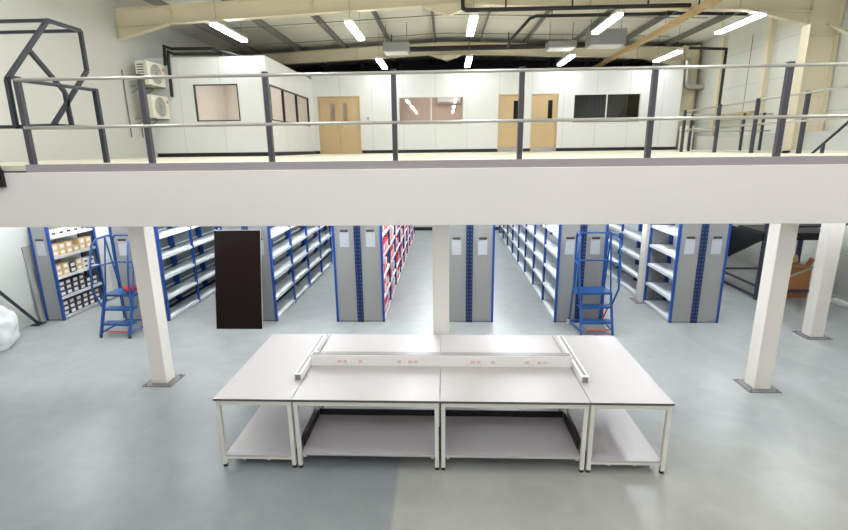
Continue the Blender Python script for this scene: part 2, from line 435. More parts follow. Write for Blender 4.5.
# ------------------------------------------------------------------ shelving racks
RH = 2.25; BAY = 1.24; LV = [.07, .49, .92, 1.34, 1.76, 2.18]
SHMESH = {}
def shelf_obj(dep, ln, t, x, y, z, side):
    key = (round(dep, 3), round(ln, 3), side)
    if key not in SHMESH:
        m = MB(); m.box(0, dep, 0, ln, -.028, 0)
        xf = dep if side > 0 else 0
        m.box(min(xf, xf - side * .012), max(xf, xf - side * .012), 0, ln, -.052, .004)
        o = m.build('shelf', M['shelf'], None); SHMESH[key] = o.data; bpy.data.objects.remove(o)
    o = bpy.data.objects.new('shelf', SHMESH[key]); COL.objects.link(o)
    o.parent = t; o.location = Vector((x, y, z)) - ORG[t.name]
    return o
def post(t, x0, x1, y0, y1, holes=False):
    p = MB().box(x0, x1, y0, y1, 0, RH).build('upright', M['blue'] if not holes else M['bluedk'], t)
    if holes:
        hm = MB(); cx = (x0 + x1) / 2; k = 0; z = .06
        while z < RH - .05:
            for sx in (-.035, .035): hm.box(cx + sx - .008, cx + sx + .008, y0 - .003, y0 - .0005, z, z + .022)
            z += .075
        hm.build('slot_row', M['slot'], p)
    return p
def rack(x0, x1, y0, nb, label, single=False, backs=(), grey=(), dep=None, ends=True, cards=True, gap=None, nb2=0, sides=(-1, 1)):
    t = thing('shelving_rack', label, 'shelving', ((x0 + x1) / 2, y0, 0))
    xm = (x0 + x1) / 2
    pw = .045
    halves = [(x0, x1)] if single else [(x0, xm), (xm, x1)]
    yA = y0
    runs = [(y0, nb)] + ([(gap, nb2)] if gap else [])
    for ri, (ys_, n_) in enumerate(runs):
        ye = ys_ + n_ * BAY
        for i in range(n_ + 1):
            y = ys_ + i * BAY
            first = i == 0 and ri == 0
            post(t, x0, x0 + pw, y, y + .05); post(t, x1 - pw, x1, y, y + .05)
            if not single: post(t, xm - .065, xm + .065, y, y + .05, first)
        for (a, c) in halves:
            for yy in ([ys_ + .012, ye + .02]):
                MB().box(a + (pw if a == x0 else .06), c - (pw if c == x1 else .06), yy, yy + .012, .02, RH).build('end_panel', M['rackgrey'], t)
        for hi, (a, c) in enumerate(halves):
            side = (1 if single else (-1, 1)[hi])
            aa, cc = (a + .03, c - .004) if side > 0 else (a + .004, c - .03)
            if dep and side > 0: aa = cc - dep
            for i in range(n_):
                for z in LV:
                    if single: shelf_obj(cc - aa, BAY - .056, t, aa, ys_ + i * BAY + .053, z, side)
                    else: shelf_obj(cc - aa, BAY - .056, t, aa, ys_ + i * BAY + .053, z, side)
            if side in grey:
                xb = a - .07
                MB().box(xb - .004, xb + .004, ys_ + .06, ye - .01, .06, RH).build('back_panel', M['meshgrey'], t)
            if side in backs:
                xb = a + .02 if side > 0 else c - .02
                MB().box(xb - .004, xb + .004, ys_ + .06, ye - .01, .06, RH).build('back_panel', M['shelf'], t)
    B(x0 + .02, x1 - .02, y0 + .03, y0 + nb * BAY, .003, .02).build('plinth', M['black'], t)
    if cards:
        for hi, (a, c) in enumerate(halves):
            cx = (a + c) / 2 + (.0 if single else (-.01, .01)[hi])
            zc = 1.58 if not (-2.3 < x0 < -2) else 1.74
            MB().box(cx - .09, cx + .09, y0 + .004, y0 + .011, zc - .19, zc + .11).build('label_card', M['card'], t)
            MB().box(cx - .075, cx + .075, y0 - .008, y0 + .011, zc + .11, zc + .15).build('card_clip', M['clip'], t)
    return t
Y0 = 9.08
rack(-8.31, -7.92, Y0, 1, 'single grey and blue shelving bay of cartons and dark bins at the far left', single=True)
rack(-6.648, -5.672, Y0, 8, 'double grey and blue shelving rack behind the left blue steps', grey=(1,), dep=.34)
rack(-4.4, -3.415, Y0, 8, 'double shelving rack with the brown board leaning on its end', grey=(1,), dep=.34)
rack(-2.189, -1.207, Y0, 8, 'double shelving rack stocked with red and white packs')
rack(.0, .97, Y0, 8, 'double shelving rack standing behind the central column, two label cards on its end', backs=(-1, 1))
rack(2.18, 3.105, Y0, 8, 'double shelving rack with empty white shelves behind the right blue steps', backs=(-1, 1))
rack(4.425, 5.372, Y0, 1, 'double shelving rack at the right, its run broken by a white column', backs=(1,), gap=10.72, nb2=6)

# stock: red and white packs
protos = []
def pack_proto(kind):
    m = MB()
    if kind == 0:
        m.box(-.085, .085, -.12, .12, 0, .2); m.box(.0851, .087, -.09, .09, .04, .16, 1); mats = [M['red'], M['pack']]; nm = 'red_pack'
    elif kind == 1:
        m.box(-.085, .085, -.1, .1, 0, .24); m.box(.0851, .087, -.1, .1, .02, .11, 1); mats = [M['pack'], M['red']]; nm = 'white_pack'
    elif kind == 2:
        m.prism([(-.1, 0), (.1, 0), (.11, .07), (.07, .15), (0, .18), (-.07, .15), (-.11, .07)], 'x', -.08, .08); mats = [M['red'], M['pack']]; nm = 'red_bag'
    else:
        m.box(-.085, .085, -.11, .11, 0, .22); m.box(.0851, .087, -.05, .05, .06, .12, 1); mats = [M['carton'], M['pack']]; nm = 'small_carton'
    o = m.build(nm, mats, None, loc=(0, 0, 0)); return o
PR = [pack_proto(k) for k in range(4)]
LB = ['red pack with a white label on the stocked shelving rack', 'white pack with a red band on the stocked shelving rack', 'soft red bag lying on the stocked shelving rack', 'small tan carton among red packs on the stocked shelving rack']
GR = ['red packs on the stocked rack', 'white packs on the stocked rack', 'red bags on the stocked rack', 'small cartons on the stocked rack']
CT = ['pack', 'pack', 'bag', 'carton']
used = [False] * 4
for i in range(8):
    npos = 4
    for z in LV[:5]:
        for j in range(npos):
            k = random.choices((0, 1, 2, 3), (38, 30, 20, 12))[0]
            if random.random() < .06: continue
            o = PR[k]
            if used[k]: o = PR[k].copy(); COL.objects.link(o)
            used[k] = True
            o.location = (-1.32, Y0 + i * BAY + .2 + j * .285 + random.uniform(-.01, .01), z + .001)
            tag(o, LB[k], CT[k], GR[k])

# stock of the far left bay (right face, x=-7.92)
def place(proto, flag, loc, label, cat, group):
    o = proto
    if flag[0]:
        o = proto.copy(); COL.objects.link(o)
    flag[0] = True; o.location = loc; tag(o, label, cat, group); return o
m = MB(); m.box(-.15, 0, -.085, .085, 0, .105); m.box(.0005, .002, -.05, .055, .02, .085, 1)
binp = m.build('parts_bin', [M['bin'], M['pack']], None); fb = [False]
m = MB(); m.box(-.15, 0, -.085, .085, 0, .12); m.box(.0005, .002, -.045, .045, .03, .09, 1)
cpk = m.build('carton', [M['carton'], M['pack']], None); fc = [False]
m = MB(); m.box(-.15, 0, -.075, .075, 0, .105); m.box(.0005, .002, -.04, .05, .02, .06, 1)
wpk = m.build('white_box', [M['pack'], M['bin']], None); fw = [False]
XF = -7.955
for li, rows in ((0, 3), (1, 3)):
    for r in range(rows):
        for j in range(6):
            if li == 1 and j > 3 and r == 2: continue
            place(binp, fb, (XF - random.uniform(0, .02), Y0 + .15 + j * .188, LV[li] + .001 + r * .108), 'small dark bin with a white label on the lower far left shelves', 'bin', 'dark bins on the far left rack')
for r in range(2):
    for j in range(6):
        z = LV[2] + .001 + r * .122
        if j in (0, 1, 3) : place(cpk, fc, (XF, Y0 + .15 + j * .188, z), 'tan carton with a white label on the far left shelving bay', 'carton', 'tan cartons on the far left rack')
        else: place(wpk if j > 3 else binp, fw if j > 3 else fb, (XF, Y0 + .15 + j * .188, LV[2] + .001 + r * .108), 'white box with a dark print on the far left shelving bay' if j > 3 else 'small dark bin with a white label on the lower far left shelves', 'box' if j > 3 else 'bin', 'white boxes on the far left rack' if j > 3 else 'dark bins on the far left rack')
for r in range(2):
    for j in range(6):
        if r == 1 and j == 3: continue
        place(cpk, fc, (XF, Y0 + .15 + j * .188, LV[3] + .001 + r * .122), 'tan carton with a white label on the far left shelving bay', 'carton', 'tan cartons on the far left rack')
for j in range(5):
    place(wpk, fw, (XF - .01, Y0 + .2 + j * .2, LV[4] + .001), 'white box with a dark print on the far left shelving bay', 'box', 'white boxes on the far left rack')

# ------------------------------------------------------------------ brown board, wall shade panel, tube, bag
t = thing('brown_board', 'tall dark brown board leaning against the end of a shelving rack', 'board', (-4.02, 8.7, 0))
bm_ = MB(); th = .03
def sl(z): return 8.66 + (z / 1.9) * .36
bm_.add([(-4.49, sl(0), 0), (-3.575, sl(0), 0), (-3.575, sl(1.9), 1.9), (-4.49, sl(1.9), 1.9), (-4.49, sl(0) + th, 0), (-3.575, sl(0) + th, 0), (-3.575, sl(1.9) + th, 1.9), (-4.49, sl(1.9) + th, 1.9)],
        [(0, 1, 2, 3), (7, 6, 5, 4), (0, 4, 5, 1), (2, 6, 7, 3), (3, 7, 4, 0)])
bm_.add([(-3.575, sl(0), 0), (-3.575, sl(1.9), 1.9), (-3.575, sl(1.9) + th, 1.9), (-3.575, sl(0) + th, 0)], [(0, 1, 2, 3)], 1)
bm_.build('panel', [M['brown'], M['brownedge']], t)
e_ = MB(); e_.add([(-4.49, sl(1.9) - .002, 1.9), (-3.575, sl(1.9) - .002, 1.9), (-3.575, sl(1.9) + th, 1.905), (-4.49, sl(1.9) + th, 1.905)], [(0, 1, 2, 3)])
e_.build('top_edge', M['brownedge'], t)
tag(MB().add([(-8.36, 8.99, 0), (-8.36, 9.85, 0), (-8.445, 9.85, 1.58), (-8.445, 8.99, 1.58), (-8.34, 8.99, 0), (-8.34, 9.85, 0), (-8.425, 9.85, 1.58), (-8.425, 8.99, 1.58)],
   [(0, 1, 2, 3), (7, 6, 5, 4), (0, 4, 5, 1), (1, 5, 6, 2), (2, 6, 7, 3), (3, 7, 4, 0)]).build('wall_shade_panel', M['wallshade']), 'plain grey panel standing in for the shaded left wall behind the shelving end', 'board')  # grey panel added in place of shade on this stretch of wall
t = thing('wall_brace', 'dark steel tube sloping along the left wall down to a floor plate', 'tube', (-8.3, 8.86, 0))
MB().tube([(-8.3, 8.86, .03), (-8.3, 7.7, 1.55), (-8.4, 7.6, 1.62)], .03).build('tube', M['gate'], t)
B(-8.38, -8.22, 8.76, 8.98, 0, .02).build('foot_plate', M['gate'], t)
bm2 = bmesh.new(); bmesh.ops.create_icosphere(bm2, subdivisions=4, radius=1)
from mathutils import noise as mn
for v in bm2.verts:
    q = v.co.copy(); k = 1 + .22 * mn.noise(q * 2.2) + .10 * mn.noise(q * 6)
    v.co = Vector((q.x * .26 * k, q.y * .36 * k, max(-.36, q.z * .44 * k)))
me = bpy.data.meshes.new('plastic_bag'); bm2.to_mesh(me); bm2.free()
for p in me.polygons: p.use_smooth = True
me.materials.append(M['poly']); o = bpy.data.objects.new('plastic_bag', me); COL.objects.link(o); o.location = (-7.95, 7.62, .362)
tag(o, 'crumpled clear plastic bag on the floor by the left wall', 'bag')

# ------------------------------------------------------------------ mobile steps
def steps(label, loc, rz, D=.74):
    t = thing('mobile_steps', label, 'step ladder', (0, 0, 0))
    W = .29; r = .018
    bl = M['stepblue']
    PZ = .78
    for s in (-1, 1):
        x = s * W
        MB().bar((x, 0, .03), (x * .98, D * .36, PZ), .03, .055).build('stringer', bl, t)
        MB().tube([(x * 1.12, D, .07), (x * 1.02, D - .04, PZ)], r).build('rear_leg', bl, t)
        MB().tube([(x * 1.0, 0.02, .09), (x * 1.12, D, .09)], r).build('base_rail', bl, t)
        MB().tube([(x, 0, 0), (x, 0, .05)], .022).build('foot', M['rubber'], t)
        c = MB().tube([(x * 1.16 - .02, D, .06), (x * 1.16 + .02, D, .06)], .06, 16).build('castor', M['wheelgrey'] if s < 0 else M['rubber'], t)
        MB().bar((x * 1.16, D, .06), (x * 1.12, D, .14), .05, .02).build('castor_fork', bl, c)
        # side guard: up from the platform back, forward and down the slope to the front step
        MB().tube([(x, D - .04, PZ), (x, D - .04, PZ + 1.0), (x * 1.05, D - .12, PZ + 1.07), (x * 1.15, D * .46, PZ + 1.05), (x * 1.25, D * .32, PZ + .95), (x * 1.3, .12, PZ + .5), (x * 1.25, .08, PZ + .1), (x * 1.02, .16, PZ - .22)], r).build('handrail', bl, t)
        MB().tube([(x, D - .04, PZ + .53), (x * 1.28, .15, PZ + .55)], r * .9).build('mid_rail', bl, t)
        MB().tube([(x * .98, D * .38, PZ), (x * .99, D * .68, PZ + 1.05)], r * .85).build('brace', bl, t)
        MB().tube([(x * .98, D - .06, PZ), (x * .99, D * .68, PZ + 1.05)], r * .85).build('brace', bl, t)
    MB().tube([(-W, D - .04, PZ + 1.0), (-W + .06, D - .04, PZ + 1.06), (W - .06, D - .04, PZ + 1.06), (W, D - .04, PZ + 1.0)], r).build('back_rail', bl, t)
    MB().tube([(-W, D - .04, PZ + .53), (W, D - .04, PZ + .53)], r).build('back_rail', bl, t)
    MB().tube([(-W * 1.12, D, .09), (W * 1.12, D, .09)], r).build('axle', bl, t)
    for i, (y, z) in enumerate(((.07, .26), (.17, .52))):
        B(-W, W, y - .02, y + .17, z - .035, z).build('tread', bl, t)
    B(-W - .02, W + .02, D * .34, D - .02, PZ - .045, PZ).build('platform', bl, t)
    lv = MB().tube([(W * .9, D * .8, .12), (W * 1.25, D * .6, .55)], .014); lv.build('lever', M['redlever'], t)
    MB().tube([(-W * .6, .02, .12), (W * .8, .02, .12)], .012).build('pedal_bar', M['redlever'], t)
    t.location = loc; t.rotation_euler = (0, 0, rz)
    return t
steps('blue mobile safety steps left of the left column, red strap on the platform', (-6.2, 8.17, 0), math.radians(-3))
steps('blue mobile safety steps right of centre, just behind the workbenches', (2.80, 8.36, 0), math.radians(3), .62)
# red strap heaped on the left steps
sp = MB(); pts = []
for i in range(60):
    a = i * .62; rr = .085 + .04 * math.sin(i * 1.7)
    pts.append((-6.02 + rr * math.cos(a), 8.56 + rr * math.sin(a), .80 + .10 * abs(math.sin(i * .9))))
sp.tube(pts, .011, 6)
tag(sp.build('red_strap', M['redlever'], None, loc=(-6.02, 8.56, .79)), 'tangled red strap lying on the platform of the left blue steps', 'strap')

# ------------------------------------------------------------------ upper offices
OY, OYL, OX = 18.93, 14.1, -5.0
OT = 6.05; OTL = 5.93
def wall_holes(a0, a1, z0, z1, holes, axis, p0, p1, name, m):
    A = sorted({a0, a1, *[h[0] for h in holes], *[h[1] for h in holes]}); Z = sorted({z0, z1, *[h[2] for h in holes], *[h[3] for h in holes]})
    mb = MB()
    for i in range(len(A) - 1):
        for j in range(len(Z) - 1):
            ca, cz = (A[i] + A[i + 1]) / 2, (Z[j] + Z[j + 1]) / 2
            if any(h[0] < ca < h[1] and h[2] < cz < h[3] for h in holes): continue
            if axis == 'x': mb.box(A[i], A[i + 1], p0, p1, Z[j], Z[j + 1])
            else: mb.box(p0, p1, A[i], A[i + 1], Z[j], Z[j + 1])
    return struct(mb.build(name, m))
D1 = (-4.77, -3.25, ZD, 5.32); D2 = (2.08, 2.95, ZD, 5.29); D3 = (3.32, 4.2, ZD, 5.29)
W1 = (-1.74, .73, 4.27, 5.31); W2 = (4.81, 7.27, 4.27, 5.305)
WL = (-7.13, -5.85, 4.24, 5.245); WS = (14.28, 18.3, 4.25, 5.25)
wall_holes(OX, 8.72, ZD, OT + .08, [D1, D2, D3, W1, W2], 'x', OY, OY + .08, 'wall_office_front', M['office'])
wall_holes(XW0, OX, ZD, OTL, [WL], 'x', OYL, OYL + .08, 'wall_office_left', M['office'])
wall_holes(OYL + .08, OY, ZD, OTL, [WS], 'y', OX - .08, OX, 'wall_office_side', M['office_y'])
struct(B(8.64, 8.72, OY + .08, 22.5, ZD, OT + .08).build('wall_office_right', M['office_y']))
struct(B(XW0, 8.72, 22.5, 22.6, ZD, OT + .08).build('wall_office_back', M['tan']))
rfm = MB(); rfm.box(XW0, OX, OYL + .02, OY, OTL, OTL + .05); rfm.box(XW0, 8.72, OY, 22.6, OT + .08, OT + .13)
struct(rfm.build('ceiling_office', M['white']))
for i, x in enumerate((1.6, 4.4)):
    struct(B(x, x + .08, OY + .08, 22.5, ZD, OT).build('wall_office_partition' if i == 0 else 'wall_office_divider', M['tan']))
struct(B(-3.0, -2.92, OY + .08, 22.5, ZD, OT).build('wall_office_inner', M['tan']))
struct(B(XW0, OX - .08, OY - .05, OY, ZD, OTL).build('wall_office_rear', M['tanlight']))
struct(B(XW0, XW0 + .05, OYL + .08, OY - .05, ZD, OTL).build('wall_office_lining', M['tanlight']))
sk = MB()
for a, c in ((OX, D1[0] - .06), (D1[1] + .06, D2[0] - .05), (D2[1] + .05, D3[0] - .05), (D3[1] + .05, 8.72)): sk.box(a, c, OY - .02, OY, ZD, ZD + .12)
struct(sk.build('baseboard_office', M['skirt']))
struct(B(XW0 + .02, OX + .02, OYL - .02, OYL, ZD, ZD + .11).build('baseboard_left', M['skirt']))
struct(B(OX, OX + .02, OYL, OY - .02, ZD, ZD + .11).build('baseboard_side', M['skirt']))
cp = B(OX - .3, 8.74, OY - .03, OY + .02, OT + .06, OT + .12); struct(cp.build('trim_4', M['white']))

def window(n, a0, a1, z0, z1, axis, p, mull, frame, gl, fw=.04):
    """frame with mullions around panes; p is the outer face"""
    r = MB()
    def bx(A0, A1, Z0, Z1, q0, q1):
        return (A0, A1, q0, q1, Z0, Z1) if axis == 'x' else (q0, q1, A0, A1, Z0, Z1)
    q0, q1 = (p - .012, p + .06) if axis == 'x' else (p - .06, p + .012)
    r.box(*bx(a0, a1, z0, z0 + fw, q0, q1)); r.box(*bx(a0, a1, z1 - fw, z1, q0, q1))
    r.box(*bx(a0, a0 + fw, z0 + fw, z1 - fw, q0, q1)); r.box(*bx(a1 - fw, a1, z0 + fw, z1 - fw, q0, q1))
    w_ = struct(r.build('window_%d' % n, frame))
    edges = [a0 + fw] + list(mull) + [a1 - fw]
    for mu in mull: MB().box(*bx(mu - .02, mu + .02, z0 + fw, z1 - fw, q0, q1)).build('mullion', frame, w_)
    for i in range(len(edges) - 1):
        qm = (q0 + q1) / 2
        MB().box(*bx(edges[i] + .018, edges[i + 1] - .018, z0 + fw, z1 - fw, qm - .003, qm + .003)).build('pane', gl, w_)
    return w_
window(1, *W1, 'x', OY, [-.5], M['white'], M['glass'], .035)
window(2, *W2, 'x', OY, [6.03], M['white'], M['glass_dark'], .03)
window(3, *WL, 'x', OYL, [], M['frame_dark'], M['glass'], .03)
window(4, *WS, 'y', OX, [15.48, 16.86], M['frame_dark'], M['glass'], .035)
# grey sill strip below the dark window and blinds in it
w2 = bpy.data.objects['window_2']
B(W2[0], W2[1], OY - .02, OY - .013, 4.3, 4.36).build('sill', M['frame_dark'], w2)
t = thing('window_blind', 'dark vertical blind hanging inside the right hand office window', 'blind', (6.04, OY + .25, 4.2))
for i in range(16):
    x = 4.88 + i * .155
    MB().bar((x, OY + .2, 4.2), (x, OY + .2, 5.4), .13, .004, up=(.25, 1, 0)).build('slat', M['frame_dark'], t)
B(4.8, 7.3, OY + .17, OY + .23, 5.4, 5.45).build('head_rail', M['white'], t)

def door(n, D, leaves, vis):
    fr = MB(); f_ = .045
    fr.box(D[0] - f_, D[0], OY - .02, OY + .08, ZD, D[3] + f_); fr.box(D[1], D[1] + f_, OY - .02, OY + .08, ZD, D[3] + f_); fr.box(D[0], D[1], OY - .02, OY + .08, D[3], D[3] + f_)
    d_ = struct(fr.build('door_%d' % n, M['oak'] if n > 1 else M['oak']))
    w_ = (D[1] - D[0]) / leaves
    for i in range(leaves):
        a, c = D[0] + i * w_ + .004, D[0] + (i + 1) * w_ - .004
        v0, v1 = vis[i]
        lm = MB()
        za, zb = ZD + 1.17, ZD + 1.86
        lm.box(a, v0, OY + .01, OY + .055, ZD + .01, D[3] - .004); lm.box(v1, c, OY + .01, OY + .055, ZD + .01, D[3] - .004)
        lm.box(v0, v1, OY + .01, OY + .055, ZD + .01, za); lm.box(v0, v1, OY + .01, OY + .055, zb, D[3] - .004)
        l = lm.build('door_leaf', M['oak'], d_)
        B(v0, v1, OY + .03, OY + .036, za, zb).build('vision_panel', M['glass'] if n == 1 else M['glass_dark'], l)
        B(a + .02, c - .02, OY + .004, OY + .0095, ZD + .015, ZD + .17).build('kick_plate', M['chrome'] if n > 1 else M['oak'], l)
        hx = (c - .07) if (leaves == 2 and i == 0) or n == 2 else (a + .07)
        if n == 3: hx = c - .07
        MB().tube([(hx, OY - .03, ZD + .9), (hx, OY - .03, ZD + 1.1)], .011, 8).build('handle', M['chrome'], l)
    return d_
door(1, D1, 2, [(-4.36, -4.17), (-3.87, -3.70)])
door(2, D2, 1, [(2.6, 2.77)])
door(3, D3, 1, [(3.88, 4.05)])
# light switch beside the double door
tag(B(-2.96, -2.86, OY - .016, OY, 4.5, 4.6).build('light_switch', M['card']), 'small grey light switch on the office wall right of the double door', 'switch')
# a shelf unit with boxes behind the right office wall: air conditioner inside the lit room
t = thing('room_air_conditioner', 'white wall unit high on the back wall inside the lit office', 'air conditioner', (.2, 22.4, 5.3))
B(-.3, .7, 22.2, 22.499, 5.35, 5.65).build('casing', M['white'], t); B(-.25, .65, 22.19, 22.2, 5.36, 5.4).build('louvre', M['acfan'], t)

# ------------------------------------------------------------------ air conditioners and pipes on the left wall
def ac(label, z0):
    t = thing('outdoor_air_conditioner', label, 'air conditioner', (-8.2, 13.9, z0))
    x0, x1, y0, y1, z1 = -8.2, -7.87, 13.22, 14.03, z0 + .6
    B(x0, x1, y0, y1, z0, z1).build('casing', M['ac'], t, bevel=.015)
    v = MB()
    for i in range(7): v.box(x0 + .05, x1 - .1, y0 - .004, y0, z0 + .1 + i * .065, z0 + .125 + i * .065)
    v.build('side_vent', M['black'], t)
    cx, cy, cz = x1, 13.6, z0 + .3
    c = MB(); c.tube([(cx - .01, cy, cz), (cx + .006, cy, cz)], .26, 28); g_ = c.build('fan_guard', M['acfan'], t)
    rg = MB()
    for r_ in (.09, .15, .21, .26):
        pts = [(cx + .012, cy + r_ * math.cos(a * math.pi / 14), cz + r_ * math.sin(a * math.pi / 14)) for a in range(29)]
        rg.tube(pts, .006, 5)
    rg.build('guard_ring', M['ac'], g_)
    B(cx, cx + .006, 13.93, 13.98, z0 + .42, z0 + .5).build('badge', M['redlever'], t)
    br = MB()
    for y in (13.32, 13.93): br.bar((-8.45, y, z0 - .02), (-7.86, y, z0 - .02), .04); br.bar((-8.44, y, z0 - .2), (-8.2, y, z0 - .03), .03)
    br.build('bracket', M['acfan'], t)
ac('upper white outdoor air conditioning unit on the left wall by the office', 5.16)
ac('lower white outdoor air conditioning unit on the left wall by the office', 4.31)
t = thing('refrigerant_pipe', 'pair of black insulated pipes rising from the wall units over the left office', 'pipe', (-8.1, 14.5, 5.8))
MB().tube([(-7.84, 14.055, 5.76), (-7.8, 14.055, 6.26), (-7.6, 14.055, 6.19), (-6.45, 14.055, 6.17), (-6.0, 14.1, 6.04), (-5.6, 16.8, 6.04)], .042).build('pipe', M['pipe'], t)
MB().tube([(-7.76, 14.055, 4.92), (-7.73, 14.055, 5.9), (-7.7, 14.055, 6.12), (-7.55, 14.055, 6.05), (-6.45, 14.055, 6.04), (-6.2, 14.1, 6.03)], .042).build('pipe', M['pipe'], t)
t = thing('cable_drop', 'thin dark conduits running down the left wall below the wall units', 'conduit', (-8.42, 13.2, ZD))
for y, z0, z1 in ((13.0, 3.8, 5.5), (13.5, 3.8, 4.05), (13.9, ZD + .01, 4.05)):
    MB().tube([(-8.425, y, z0), (-8.425, y, z1)], .018, 6).build('conduit', M['purlin'], t)

# ------------------------------------------------------------------ roof steel
def rafter(y, label, xl, xr, haunch):
    t = thing('roof_rafter', label, 'rafter', (.1, y, 6.9))
    D_ = .42; fl = .2
    def seg(xa, xb):
        m = MB()
        za, zb = zr(xa), zr(xb)
        m.prism([(xa, za + .015), (xb, zb + .015), (xb, zb + D_ - .015), (xa, za + D_ - .015)], 'y', y - .008, y + .008)
        for o_ in (0, D_ - .018):
            m.prism([(xa, za + o_), (xb, zb + o_), (xb, zb + o_ + .018), (xa, za + o_ + .018)], 'y', y - fl / 2, y + fl / 2)
        return m
    for xa, xb in ((xl, .1), (.1, xr)): seg(xa, xb).build('beam', M['cream'], t)
    # haunch plates at the eaves
    for s, xe, ln in ((1, xl, 1.35), (-1, xr, 1.5)):
        xi = xe + s * ln; m = MB()
        ze = zr(xe) - haunch
        m.prism([(xe, ze), (xi, zr(xi)), (xe, zr(xe))], 'y', y - .008, y + .008)
        m.bar((xe, y, ze), (xi, y, zr(xi)), fl, .018); m.build('haunch', M['cream'], t)
    m = MB(); m.prism([(-.55, zr(-.55)), (.1, zr(.1) - .24), (.75, zr(.75))], 'y', y - .008, y + .008)
    m.bar((-.55, y, zr(-.55)), (.1, y, zr(.1) - .24), fl * .6, .015); m.bar((.1, y, zr(.1) - .24), (.75, y, zr(.75)), fl * .6, .015)
    m.build('apex_haunch', M['cream'], t)
    for x in (-6.9, -3.3, .1, 3.6, 7.2): B(x - .006, x + .006, y - fl / 2 + .005, y + fl / 2 - .005, zr(x) + .02, zr(x) + D_ - .02).build('stiffener', M['cream'], t)
rafter(13.1, 'near cream steel roof rafter crossing the top of the hall', -8.44, 8.9, .3)
rafter(19.5, 'far cream steel roof rafter just above the office front', -8.44, 8.9, .3)
pur = None
for x in [-7.3, -5.55, -3.8, -2.05, -.35, 1.35, 3.05, 4.8, 6.5, 8.2]:
    z = zr(x) + .42
    m = MB(); m.box(-.004, .004, 9, YE - .1, 0, .195); m.box(-.035, .004, 9, YE - .1, 0, .008); m.box(-.004, .035, 9, YE - .1, .187, .195)
    if pur is None: pur = m.build('roof_purlin', M['purlin'], None)
    else: pur = pur.copy(); COL.objects.link(pur)
    pur.location = (x, 0, z); tag(pur, 'dark grey steel purlin running lengthways under the roof sheeting', 'purlin', 'roof purlins')
t = thing('tie_beam', 'long tan steel beam running lengthways below the roof on the right', 'beam', (6.1, 16, 6.55))
MB().bar((5.93, 10.5, 6.5), (6.1, 21.2, 6.5), .11, .14).build('beam', M['cream2'], t)
for y in (13.1, 19.5): MB().bar((6.0, y, 6.56), (6.0, y, zr(6.0) + .01), .03).build('hanger', M['cream2'], t)
t = thing('cable_tray', 'white cable tray beside the long tan beam', 'cable tray', (6.55, 15, 6.6))
MB().bar((6.25, 10.8, 6.6), (6.25, 18.5, 6.6), .06, .03).build('tray', M['galv'], t)
for y in (12, 15, 18): MB().tube([(6.25, y, 6.6), (6.25, y, zr(6.25) + .6)], .006, 5).build('hanger', M['purlin'], t)

t = thing('portal_column', 'cream steel wall column rising through the mezzanine on the right', 'column', (9.2, 13.1, 0))
MB().box(8.85, 8.87, 12.95, 13.25, 0, 7.0).build('flange', M['cream'], t)
MB().box(9.55, 9.57, 12.95, 13.25, 0, 7.0).build('flange', M['cream'], t)
MB().box(8.87, 9.55, 13.09, 13.11, 0, 7.0).build('web', M['cream'], t)
MB().box(8.87, 9.55, 12.97, 13.23, 5.97, 5.99).build('stiffener', M['cream'], t)
t = thing('portal_column', 'cream steel wall column far behind beside the office end', 'column', (9.2, 19.5, 0))
MB().box(8.85, 8.87, 19.38, 19.62, ZD, 7.0).build('flange', M['cream'], t)
MB().box(9.4, 9.42, 19.38, 19.62, ZD, 7.0).build('flange', M['cream'], t)
MB().box(8.87, 9.4, 19.49, 19.51, ZD, 7.0).build('web', M['cream'], t)
for y, lab in ((15.55, 'cream wall post on the right wall next to the big cream column'), (18.0, 'cream wall post on the right wall nearest the office')):
    tag(B(9.45, 9.6, y - .1, y + .1, 3.7, 7.0).build('wall_post', M['cream']), lab, 'post')
tag(B(9.3, 9.6, 15.65, 17.9, 4.3, 4.4).build('wall_rail', M['cream2']), 'tan horizontal sheeting rail between the right wall posts', 'rail')
tag(MB().tube([(9.5, 16.35, 3.72), (9.5, 16.35, 6.7)], .009, 6).build('red_conduit', M['redpipe']), 'thin reddish conduit running up the right wall between wall posts', 'conduit')
tag(MB().tube([(9.2, 17.2, 3.72), (9.2, 17.2, 6.45), (8.0, 17.2, 6.5)], .045, 8).build('drain_pipe', M['pipe']), 'black pipe running up the right wall and across under the roof', 'pipe')
tag(MB().bar((9.35, 13.3, 6.36), (9.35, 10.5, 4.85), .1, .05).build('wall_brace', M['cream']), 'cream sloping brace on the right wall near the big column', 'brace')
tag(MB().tube([(8.93, 19.2, 6.5), (8.95, 19.2, 5.75), (9.0, 19.2, 5.58), (9.12, 19.2, 5.5), (9.6, 19.2, 5.5)], .11, 14).build('vent_duct', M['galv']), 'silver elbow duct beside the right end of the office', 'duct')
tag(B(8.75, 8.95, 18.2, 18.8, ZD, 4.1).build('low_cupboard', M['ac']), 'pale low cupboard beyond the right end of the office front', 'cupboard')

